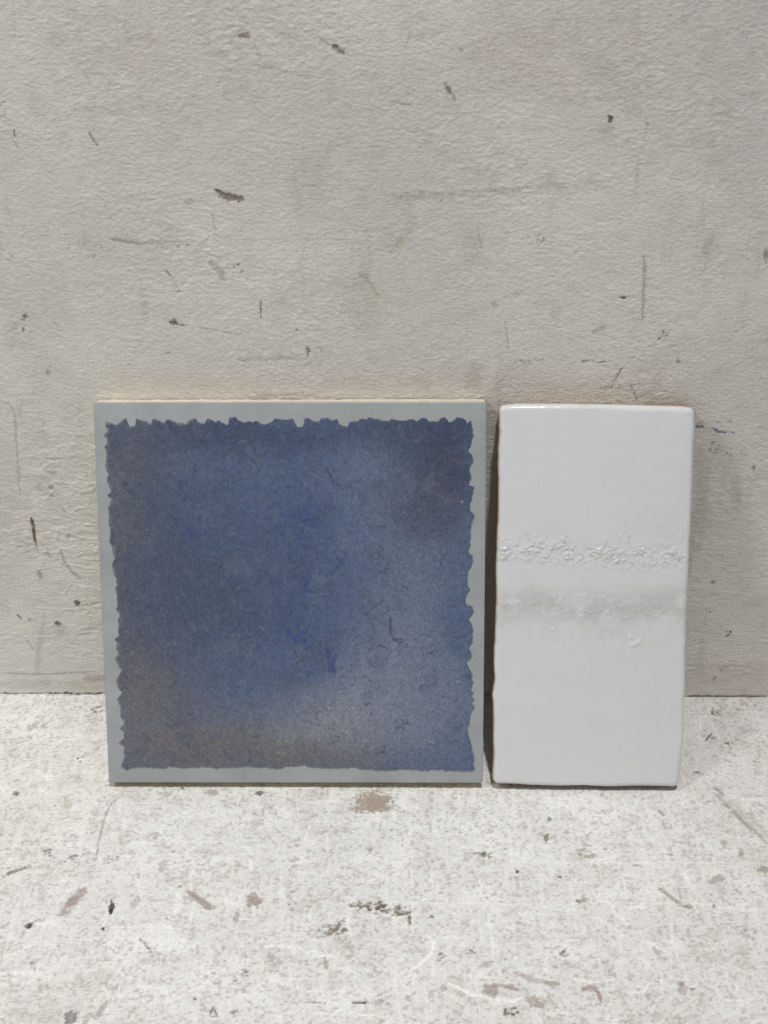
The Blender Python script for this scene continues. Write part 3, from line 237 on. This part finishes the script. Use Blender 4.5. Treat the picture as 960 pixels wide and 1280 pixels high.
# ---------------------------------------------------------------- the wall: painted plaster with brush and roller relief
xs = axis(-177, 166, .42, -700, 700); zs = axis(0, 298, .40, 0, 800)
S = Surface(xs, zs, 11)
X, Z = S.X, S.Y
wx = X + 2.2*fbm(31, X/7, Z/5, 2); wz = Z + 1.1*fbm(41, X/6, Z/4, 2)
low = smooth(150, 60, Z)                                   # lower down the brush left longer level ridges
sx = wx + .45*wz
g1 = Noise(51)(sx/1.7, wz/1.15); g2 = Noise(52)(sx/1.1+7, wz/.85); g3 = Noise(54)(wx/3.4, wz/2.4+3)
rid = (1-np.abs(Noise(55)(sx/2.9, wz/1.5)))**2
lev = .6*(1-np.abs(Noise(53)(wx/5.5, wz/1.15)))**2 + .5*Noise(56)(wx/3.6, wz/1.0)
brk = np.clip(.75+.5*fbm(61, X/14, Z/11, 3), .35, 1.2)
up = (.075*g1 + .085*g2 + .03*g3)*np.clip(.8+.9*fbm(63, X/30, Z/26, 3), .25, 1.4) + .13*rid*smooth(.0, .6, S.n3)
S.h += (up*(1-.5*low) + .22*lev*low*np.clip(.75+1.2*fbm(65, X/35, Z/20, 2), .3, 1.4))*brk*np.where(Z < 13, .35, 1)
lump = smooth(34, 12, np.abs(X+128))*smooth(20, 45, Z)*smooth(150, 110, Z)      # paint runs and filler left of the tiles
S.h += lump*(.40*np.clip(fbm(73, X/7, Z/5, 4, .6), 0, 1) + .22*smooth(.14, 0, np.abs(Noise(75)(wx/9, wz/7))))
S.h += .06*fbm(71, X/5, Z/3.5, 3) + .25*fbm(81, X/60, Z/50, 3)
base = np.array((.752, .728, .692), np.float32)
v = 1 + .06*fbm(91, X/50, Z/45, 5, .6) + .05*fbm(95, X/9, Z/6, 4) + .03*S.n2*np.clip(S.n1+.3, 0, 1)
S.c[:] = base*v[..., None]
yel = np.clip(smooth(.0, .6, fbm(101, X/32, Z/38, 5, .6))*.55 + .55*smooth(60, 8, np.abs(X+116)+.25*np.abs(Z-70)+18*S.n3), 0, .8)
S.mix((slice(None), slice(None)), yel, (.795, .768, .695))  # yellowed paint, with the brighter light at left put into its colour
dirt = smooth(.15, .65, fbm(111, X/14, Z/13, 6, .68))*.26 + smooth(.25, .7, fbm(117, X/5, Z/26, 5, .62))*.22
S.mix((slice(None), slice(None)), dirt, (.43, .405, .36))
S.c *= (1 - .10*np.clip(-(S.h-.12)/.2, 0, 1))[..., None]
S.marks(WALL_MARKS, PAL, {'dk': .16, 'br': .14, 'rs': .12, 'gr': .05, 'ol': .02})
P = np.stack([X, -S.h+.30, Z], -1)
P[..., 1] = np.where(Z < 1.0+.5*Noise(77)(X/3, X*0), P[..., 1]+.25, P[..., 1])
P[0, :, 2] = -2.0
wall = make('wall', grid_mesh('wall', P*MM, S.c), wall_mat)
wall['kind'] = 'structure'; wall['label'] = 'scuffed off-white painted plaster wall behind the tiles'

# ---------------------------------------------------------------- the floor: worn whitewash over grey-beige
xs = axis(-177, 166, .42, -700, 700); ys = axis(-184, 1.2, .40, -900, 1.2)
S = Surface(xs, ys, 211)
X, Y = S.X, S.Y
A = (slice(None), slice(None))
S.c[:] = np.array((.775, .766, .742), np.float32)
m1 = fbm(221, X/4.2, Y/4.2, 5, .74)
brx = Noise(231)(X/9., Y/.75)*.5 + Noise(232)(X/14., Y/1.3+3)*.5
bry = Noise(233)(X/.75, Y/9.)*.5 + Noise(234)(X/1.2+5, Y/13.)*.5
zone = fbm(241, X/38, Y/30, 3)
w1 = smooth(-.10, .50, m1 + .35*brx + .22*bry + .25*zone)
S.mix(A, .46*w1, (.57, .54, .49))
gr_ = Noise(251)(X/1.25, Y/1.15)*.6 + Noise(252)(X/.75+3, Y/.7)*.45 + .25*S.n2
mott = smooth(-.25, .55, gr_ + .45*m1 + .2*brx)
S.mix(A, .55*mott, (.56, .535, .49))
grit = smooth(.22, .62, gr_ + .40*m1 + .15*zone)
S.mix(A, .42*grit, (.40, .38, .34))
pink = smooth(.25, .7, fbm(261, X/13, Y/11, 4, .6))*.30
S.mix(A, pink, (.60, .545, .505))
lite = smooth(.15, .5, np.maximum(brx*.8 + .3*S.n2, bry*.8 + .3*S.n2) + .25*fbm(271, X/12, Y/12, 2))
S.mix(A, .62*lite, (.87, .86, .835))
rng = np.random.default_rng(5)
for k in range(420):                                       # stray strokes of the whitewash brush
    x = rng.uniform(-150, 140); y = rng.uniform(-182, -3); a = rng.choice([0, 1.57, rng.uniform(0, 3.14)]) + rng.normal(0, .1); l = rng.uniform(3, 15); bend = rng.normal(0, .25)
    pts = [(x + l*t*math.cos(a+bend*t), y + l*t*math.sin(a+bend*t)) for t in (-.5, -.25, 0, .25, .5)]
    if k % 3 == 2: S.stroke(pts, rng.uniform(.6, 2.2), (.56, .53, .48), rng.uniform(.25, .5), .6, .03)
    else: S.stroke(pts, rng.uniform(.6, 1.9), (.91, .90, .875), rng.uniform(.5, .95), .5, -.07)
for k in range(230):                                       # pits and specks of dirt
    x = rng.uniform(-160, 150); y = rng.uniform(-182, -1); s = rng.uniform(.22, .6)
    S.blob(x, y, s*rng.uniform(1, 2.2), 0, 0, s, PAL[rng.choice(['gr', 'gr', 'gk', 'ol', 'tp'])], rng.uniform(.52, .8), .05)
chalk = smooth(.0, .5, fbm(291, X/16, Y/13, 4, .6))
S.mix(A, .60*chalk*smooth(.5, -.3, gr_), (.89, .88, .855))
S.h += .06*chalk + .17*fbm(281, X/3.2, Y/3.2, 4, .6) + .07*lite - .08*grit - .05*w1
S.marks(FLOOR_MARKS, PAL, {'dk': .15, 'bk': .25, 'br': .14, 'tn': .26, 'tp': .22, 'gk': .1, 'gr': .05, 'kb': .14, 'wh': -.04})
lip = smooth(-2.6, .2, Y + 1.1*S.n1)*np.clip(.3 + .9*fbm(295, X/6, Y/2, 4, .65), 0, 1)*smooth(10, -70, X)
P = np.stack([X, Y, S.h - S.h.mean() - .05 + .75*lip], -1)
floor = make('floor', grid_mesh('floor', P*MM, S.c), floor_mat)
floor['kind'] = 'structure'; floor['label'] = 'worn whitewashed floor speckled with chips and dirt'

# ---------------------------------------------------------------- tiles
import bmesh
def thing(name, label, cat, loc, lean, yaw):
    o = bpy.data.objects.new(name, None); o.empty_display_size = .02; col.objects.link(o)
    o.location = loc; o.rotation_mode = 'XYZ'; o.rotation_euler = (-lean, 0, yaw)
    o['label'] = label; o['category'] = cat
    return o
def slab(name, outline, y0, y1, bevel, segs=3, rough=0.0, seed=1, rise=0.0):
    """outline (x,z) mm counter-clockwise seen from the front, extruded from y0 (front) to y1 (back)"""
    bm = bmesh.new(); rng = np.random.default_rng(seed)
    rings = []; ny = 5
    for k in range(ny):
        y = y0 + (y1-y0)*k/(ny-1)
        rings.append([bm.verts.new((x*MM + rough*rng.normal()*MM, y*MM, z*MM + rough*rng.normal()*MM)) for x, z in outline])
    n = len(outline)
    front = bm.faces.new(rings[0]); back = bm.faces.new(rings[-1][::-1])
    for a, b in zip(rings[:-1], rings[1:]):
        for i in range(n):
            bm.faces.new((a[i], b[i], b[(i+1) % n], a[(i+1) % n]))
    bm.normal_update()
    if bevel:
        es = list(front.edges) + list(back.edges)
        bmesh.ops.bevel(bm, geom=es, offset=bevel*MM, segments=segs, profile=.5, affect='EDGES')
    if rise:
        zmax = max(z for x, z in outline)
        for v_ in bm.verts:
            if v_.co.z > (zmax-3)*MM: v_.co.z += rise*MM*(v_.co.y/MM-y0)/(y1-y0)
    bmesh.ops.recalc_face_normals(bm, faces=bm.faces)
    me = bpy.data.meshes.new(name); bm.to_mesh(me); bm.free()
    for p in me.polygons: p.use_smooth = len(p.vertices) == 4
    return me
def rounded_rect(w, h, r, step=3.0, wob=0.0, seed=3):
    rng = np.random.default_rng(seed); pts = []
    for cx, cz, a0 in ((w/2-r, h-r, 0), (-w/2+r, h-r, 90), (-w/2+r, r, 180), (w/2-r, r, 270)):
        for k in range(5):
            a = math.radians(a0 + 90*k/4); pts.append((cx + r*math.cos(a), cz + r*math.sin(a)))
    out = []
    for a, b in zip(pts, pts[1:] + pts[:1]):
        n = max(1, int(math.hypot(b[0]-a[0], b[1]-a[1])/step))
        for k in range(n):
            t = k/n; out.append((a[0]+(b[0]-a[0])*t + (wob*rng.normal() if n > 1 else 0), a[1]+(b[1]-a[1])*t + (wob*rng.normal() if n > 1 else 0)))
    return out

def clay_material(name, colour, colour2):
    m, nt, b = material(name)
    n = noise_tex(nt, 260, 6, .7); mx = node(nt, 'ShaderNodeMix', data_type='RGBA')
    nt.links.new(ramp(nt, n.outputs['Fac'], .38, .62, 0, 1), mx.inputs[0])
    mx.inputs[6].default_value = (*colour, 1); mx.inputs[7].default_value = (*colour2, 1)
    nt.links.new(mx.outputs[2], b.inputs['Base Color'])
    b.inputs['Roughness'].default_value = .9; b.inputs['Specular IOR Level'].default_value = .15
    n2 = noise_tex(nt, 1400, 4, .7); bump(nt, n2.outputs['Fac'], .8, .0003, b)
    return m
cream_clay = clay_material('cream_clay', (.80, .74, .60), (.66, .58, .44))
tan_clay = clay_material('tan_clay', (.55, .40, .27), (.40, .27, .165))

# --- square tile with the blue wash
T = 9.683; H = 153.4
sq = thing('square_ceramic_tile', 'square tile with ragged-edged blue wash inside a grey border, leaning on the wall', 'tile',
           (-40.36*MM, -51.5*MM, 0.14*MM), .3417, 0.0); sq.rotation_euler.y = -.0042
make('clay_body', slab('clay_body', rounded_rect(149.3, 152.8, .5, 2.0, .05), -(T-.7), 0, .3, 2, .07, 1, .5), cream_clay, sq)
m, nt, b = material('grey_glaze')
n = noise_tex(nt, 60, 5, .6); n2 = noise_tex(nt, 700, 3, .6); n3 = noise_tex(nt, 35, 4, .6, (.35, 1, 2.2))
f = math_node(nt, 'MULTIPLY', ramp(nt, n.outputs['Fac'], .3, .7, .92, 1.08), ramp(nt, n2.outputs['Fac'], .3, .7, .97, 1.03))
f = math_node(nt, 'MULTIPLY', f, ramp(nt, n3.outputs['Fac'], .3, .7, .96, 1.05))
nt.links.new(tint(nt, (.362, .381, .396), f), b.inputs['Base Color'])
nt.links.new(ramp(nt, n.outputs['Fac'], .3, .7, .26, .38), b.inputs['Roughness'])
nf = bump(nt, n3.outputs['Fac'], .35, .0006, None); bump(nt, n2.outputs['Fac'], .15, .0001, b, nf)
glaze = make('glaze', slab('glaze', rounded_rect(150.0, H, .9, 2.0, .03, 7), -T, -(T-1.1), .42, 4), m, sq)
glaze.data.set_sharp_from_angle(angle=math.radians(50))

def edge_fn(table, ax):
    a = np.array(table); o = np.argsort(a[:, ax]); a = a[o]
    return lambda v: np.interp(v, a[:, ax], a[:, 1-ax])
top, botm = edge_fn(FIELD_TOP, 0), edge_fn(FIELD_BOTTOM, 0)
lef, rig = edge_fn(FIELD_LEFT, 1), edge_fn(FIELD_RIGHT, 1)
xl = float(np.mean([p[0] for p in FIELD_LEFT])); xr = float(np.mean([p[0] for p in FIELD_RIGHT]))
zb = float(np.mean([p[1] for p in FIELD_BOTTOM])); zt = float(np.mean([p[1] for p in FIELD_TOP]))
def spaced(a, b, step):
    e = np.array([0, .04, .12, .25, .42])
    return np.concatenate([a+e, np.arange(a+.75, b-.6, step), (b-e)[::-1]])
X0, Z0 = np.meshgrid(spaced(xl, xr, .31), spaced(zb, zt, .34))
fine = lambda s, v: .22*Noise(s)(v/.55, v*0) + .25*Noise(s+1)(v/1.3, v*0)
dl, dr, dt, db = X0-xl, xr-X0, zt-Z0, Z0-zb
LEN = 4.2
Xf = X0 + (lef(Z0)-xl+fine(301, Z0))*np.exp(-dl/LEN) + (rig(Z0)-xr+fine(303, Z0))*np.exp(-dr/LEN)
Zf = Z0 + (top(X0)-zt+fine(305, X0))*np.exp(-dt/LEN) + (botm(X0)-zb+fine(307, X0))*np.exp(-db/LEN)
F = Surface.__new__(Surface)
F.xs, F.ys = X0[0], Z0[:, 0]; F.X, F.Y = Xf, Zf; F.h = np.zeros(Xf.shape); F.rng = np.random.default_rng(3)
F.n1 = fbm(311, Xf/2.1, Zf/2.1, 3, .6); F.n2 = Noise(320)(Xf/.62, Zf/.62); F.n3 = fbm(330, Xf/6, Zf/6, 3, .6); F.n4 = Noise(335)(Xf/1.05+9, Zf/1.05)
WP = {'m': (.094,.133,.230), 'd': (.056,.076,.135), 'g': (.098,.115,.156), 'n': (.152,.147,.158), 'l': (.190,.225,.305), 'p': (.275,.285,.315),
      's': (.052,.063,.104), 'b': (.076,.113,.222), 'c': (.058,.088,.205), 'k': (.068,.086,.140), 'pk': (.16,.14,.15), 'wh': (.42,.44,.46)}
F.c = np.zeros(Xf.shape + (3,), np.float32) + np.array(WP['m'], np.float32)
AL = (slice(None), slice(None))
warpx = Xf + 7*fbm(341, Xf/22, Zf/22, 4, .6); warpz = Zf + 7*fbm(351, Xf/22, Zf/22, 4, .6)
for x, z, rx, rz, k, a in WASH:
    r2 = ((warpx-x)/rx)**2 + ((warpz-z)/rz)**2
    F.mix(AL, np.clip(np.exp(-r2*.62)*a*1.1, 0, 1), WP[k])
blot = fbm(361, Xf/11, Zf/11, 5, .62)
F.mix(AL, smooth(.05, .6, blot)*.26, (.155, .182, .245)); F.mix(AL, smooth(.05, .6, -blot)*.34, (.076, .096, .155))
F.mix(AL, smooth(.2, .6, fbm(371, Xf/4, Zf/4, 4, .65))*.28, (.072, .092, .150))
F.mix(AL, smooth(.25, .6, fbm(381, Xf/3, Zf/5, 4, .65))*.20, (.170, .190, .238))
old = Surface.win
F.win = lambda x0, x1, y0, y1: old(F, x0-3, x1+3, y0-3, y1+3)
for q in WASH_STROKES:
    if q[0] == 's': F.stroke(q[1], q[2], WP[q[3]], min(1, q[4]*(1.12 if q[3] == "c" else 1.35)), q[5]*.8)
    else: F.cluster(*q[1:5], q[5], q[6], WP[q[7]], q[8])
for k in range(330):                                       # short ticks and fibres of the brush
    x = F.rng.uniform(-70, 70); z = F.rng.uniform(8, 145); a = F.rng.normal(1.9, .6); l = F.rng.uniform(1, 4.5)
    pts = [(x, z), (x+.5*l*math.cos(a), z+.5*l*math.sin(a)), (x+l*math.cos(a+.6), z+l*math.sin(a+.6))]
    if k % 3: F.stroke(pts, .62, WP['k'], F.rng.uniform(.3, .75), .3)
    else: F.stroke(pts, .6, (.20, .225, .28), F.rng.uniform(.2, .45), .4)
# paper-like grain, darker rim where the wash pooled, thin dry-brush fringe on the left
F.c *= (1 + .10*F.n2 + .10*Noise(391)(Xf/.9, Zf/.45) + .08*Noise(393)(Xf/.5, Zf/1.1))[..., None]
d_edge = np.minimum(np.minimum(dl, dr), np.minimum(dt, db))
F.mix(AL, smooth(1.6, .2, d_edge + .5*F.n1)*.38, (.072, .084, .128))
fr = smooth(2.0, .2, dl + 1.4*F.n1)*smooth(.0, .5, F.n1 + .25)*.75
F.mix(AL, fr, (.27, .265, .265))
fr = smooth(1.2, .1, dt + .8*F.n1)*smooth(-20, -45, Xf)*.7
F.mix(AL, fr, (.26, .255, .255))
fr = smooth(1.0, .1, db + .6*F.n1)*.55
F.mix(AL, fr, (.25, .25, .258))
F.mix(AL, smooth(.55, .05, d_edge + .25*F.n2)*.45, (.30, .315, .335))
depth = np.where(d_edge < .02, .03, -.05)
P = np.stack([Xf, -T + depth, Zf], -1)
m, nt, b = material('blue_wash')
at = node(nt, 'ShaderNodeAttribute', attribute_name='surface_colour')
n1 = noise_tex(nt, 1500, 4, .7); n2 = noise_tex(nt, 420, 4, .65)
f = math_node(nt, 'MULTIPLY', ramp(nt, n1.outputs['Fac'], .25, .75, .66, 1.34), ramp(nt, n2.outputs['Fac'], .3, .7, .90, 1.10))
nt.links.new(tint(nt, at.outputs['Color'], f), b.inputs['Base Color'])
nt.links.new(ramp(nt, n2.outputs['Fac'], .3, .7, .36, .5), b.inputs['Roughness'])
b.inputs['Specular IOR Level'].default_value = .4
bump(nt, n1.outputs['Fac'], .25, .00012, b)
wash = make('painted_wash', grid_mesh('painted_wash', P*MM, F.c), m, glaze)
wash['label'] = 'mottled blue wash with a torn-looking edge, browner at the lower left'

# --- narrow white tile, hand made
T = 11.33
wt = thing('rectangular_ceramic_tile', 'narrow glossy white handmade tile with a crackled grey band, leaning on the wall', 'tile',
           (75.57*MM, -51.55*MM, 0.05*MM), .3415, -.0021)
top, botm = edge_fn(WHITE_TOP, 0), edge_fn(WHITE_BOTTOM, 0)
lef, rig = edge_fn(WHITE_LEFT, 1), edge_fn(WHITE_RIGHT, 1)
RC = 2.6; RP = 2.0
def cluster_axis(n):
    e = np.array([0, .02, .06, .13, .24, .4, .6, .85, 1.15, 1.5, 1.9])
    return e
def spaced2(L, step):
    e = cluster_axis(0); return np.concatenate([e, np.arange(2.25, L-2.1, step), (L-e)[::-1]])
U, V = np.meshgrid(spaced2(74., .36)/74., spaced2(152.6, .36)/152.6)
xa = -37 + 74*U
Zw = botm(xa) + (top(xa)-botm(xa))*V
dzb = Zw-botm(xa); dzt = top(xa)-Zw; dz = np.minimum(dzb, dzt)
inset = np.where(dz < RC, RC - np.sqrt(np.maximum(RC*RC - (RC-dz)**2, 0)), 0)
wob = lambda s: .10*Noise(s)(Zw/4., Zw*0) + .22*Noise(s+1)(Zw/11., Zw*0)
L = lef(Zw)+wob(401); Rr = rig(Zw)+wob(405)
Xw = (L+inset) + (Rr-L-2*inset)*U
dx = np.minimum(Xw-L, Rr-Xw)
de = np.where((dx < RC) & (dz < RC), RC - np.hypot(RC-dx, RC-dz), np.minimum(dx, dz)); de = np.maximum(de, 0)
t = np.clip(1-de/RP, 0, 1)
drop = RP*.95*(1-np.sqrt(np.maximum(1-t*t, 0))) + .30*np.exp(-de/5.0)
face = .40*fbm(411, Xw/20, Zw/24, 3) + .035*fbm(415, Xw/5, Zw/5, 2)
# raised threads of the crackled band
cx = Xw + 1.6*fbm(421, Xw/3.5, Zw/3.5, 2); cz = Zw + 1.6*fbm(425, Xw/3.5, Zw/3.5, 2)
env1 = np.exp(-((Zw-95.0+1.2*np.sin(Xw/13))/4.4)**2); env1b = np.exp(-((Zw-101)/6.5)**2)*.7
env2 = np.exp(-((Zw-73)/7.5)**2)
th = lambda s, a, c, wdt: smooth(wdt, 0, np.abs(Noise(s)(cx/a, cz/c)))
thr = np.maximum(th(431, 2.3, 1.6, .20), th(432, 1.5, 1.2, .20)*smooth(-.3, .2, fbm(433, Xw/5, Zw/4, 2)))
pat = smooth(-.75, -.05, fbm(435, Xw/5, Zw/3.0, 3))
thv = th(437, 1.7, 4.2, .13)
threads = thr*pat*np.clip(env1*1.35, 0, 1) + .85*thv*np.maximum(env1b, .6*env2)*smooth(-.05, .25, fbm(439, Xw/7, Zw/6, 2)) + .7*thr*env2*smooth(.0, .35, fbm(441, Xw/5, Zw/3, 3))
grain = (.5*Noise(443)(Xw/.9, Zw/.8) + .5*Noise(444)(Xw/1.6, Zw/1.3))*np.clip(env1, 0, 1)*pat
face = face + .48*threads + .36*grain
# a dented nick and small bubbles that catch the lamp
def bubble(x, z, rx, rz, h, a=0.0):
    c, s = math.cos(a), math.sin(a); dx_, dz_ = Xw-x, Zw-z
    return h*np.exp(-((c*dx_+s*dz_)/rx)**2 - ((-s*dx_+c*dz_)/rz)**2)
face = face + bubble(18.6, 59.3, 2.0, .8, .42, .7) + bubble(16.6, 58.6, .9, .9, .34) + bubble(15.6, 61.6, .8, 1.0, .24) + bubble(34.6, 150.0, .6, .6, .3) + bubble(34.1, 102.7, .5, 1.8, .26)
rng = np.random.default_rng(8)
white = np.zeros(Xw.shape + (3,), np.float32) + np.array((.705, .720, .733), np.float32)
F = Surface.__new__(Surface); F.c = white; F.h = np.zeros(Xw.shape)
F.n2 = Noise(450)(Xw/.62, Zw/.62); F.n1 = fbm(451, Xw/2.1, Zw/2.1, 3, .6)
F.mix(AL, smooth(-.2, .7, fbm(453, Xw/16, Zw/20, 3))*.25, (.685, .697, .705))
b2 = np.exp(-(np.abs(Zw-74.0+1.0*np.sin(Xw/9+1))/7.2)**2.6)
st = smooth(-.40, .42, fbm(455, Xw/6, Zw/4.5, 5, .7) + .45*(b2-.5) + .12*F.n2)*b2
F.mix(AL, np.clip(st*.62, 0, 1)*smooth(0, 1.2, dx), (.51, .514, .498))
drip = np.exp(-((Zw-64)/5.0)**2)*smooth(.0, .5, fbm(457, Xw/2.6, Zw/4.5, 4, .65))*.3
F.mix(AL, drip, (.56, .56, .535))
F.mix(AL, np.clip(threads, 0, 1)*.36, (.50, .50, .47))  # shadow lines of the raised threads, painted in as a grey tint
for k in range(46):
    x = rng.uniform(-34, 34); z = rng.uniform(4, 147); s = rng.uniform(.18, .42)
    F.mix(AL, np.exp(-((Xw-x)/s)**2-((Zw-z)/s)**2)*rng.uniform(.15, .5), (.42, .42, .40))
rim = smooth(.75, .0, de + .35*F.n1)
F.mix(AL, rim*np.where(Xw < 0, .85, .3)*np.where(dz < dx, .35, 1), (.47, .35, .23))
P = np.stack([Xw, -T + drop - face*smooth(.2, 2.5, de), Zw], -1)
# turn the rim back to meet the clay
def ring(P, c):
    n, mm_ = P.shape[:2]
    Q = np.zeros((n+2, mm_+2, 3)); Q[1:-1, 1:-1] = P
    Q[0, 1:-1] = P[0]; Q[-1, 1:-1] = P[-1]; Q[1:-1, 0] = P[:, 0]; Q[1:-1, -1] = P[:, -1]
    Q[0, 0] = P[0, 0]; Q[0, -1] = P[0, -1]; Q[-1, 0] = P[-1, 0]; Q[-1, -1] = P[-1, -1]
    for sl in ((0, slice(None)), (-1, slice(None)), (slice(None), 0), (slice(None), -1)): Q[sl + (1,)] = -T + RP + 1.3
    D = np.zeros((n+2, mm_+2, 3)); D[1:-1, 1:-1] = c
    D[0, 1:-1] = c[0]; D[-1, 1:-1] = c[-1]; D[:, 0] = D[:, 1]; D[:, -1] = D[:, -2]
    return Q, D
Q, D = ring(P, F.c)
m, nt, b = material('white_glaze')
at = node(nt, 'ShaderNodeAttribute', attribute_name='surface_colour')
n1 = noise_tex(nt, 45, 3, .5); n2 = noise_tex(nt, 500, 3, .6)
nt.links.new(tint(nt, at.outputs['Color'], ramp(nt, n2.outputs['Fac'], .3, .7, .985, 1.015)), b.inputs['Base Color'])
nt.links.new(ramp(nt, n2.outputs['Fac'], .3, .7, .07, .14), b.inputs['Roughness'])
b.inputs['IOR'].default_value = 1.5
bump(nt, n1.outputs['Fac'], .25, .0004, b)
make('glaze', grid_mesh('glaze', Q*MM, D), m, wt)
# clay: the same outline a touch smaller
zz = np.linspace(.9, 151.2, 60)
outl = [(float(rig(z))-.35 - (RC-math.sqrt(max(0, RC*RC-max(0, RC-min(z-.5, 151.9-z))**2))), float(z)) for z in zz]
outl += [(float(lef(z))+.35 + (RC-math.sqrt(max(0, RC*RC-max(0, RC-min(z-.5, 151.9-z))**2))), float(z)) for z in zz[::-1]]
make('clay_body', slab('clay_body', outl, -(T-1.6), 0, .5, 2, .09, 5, .6), tan_clay, wt)
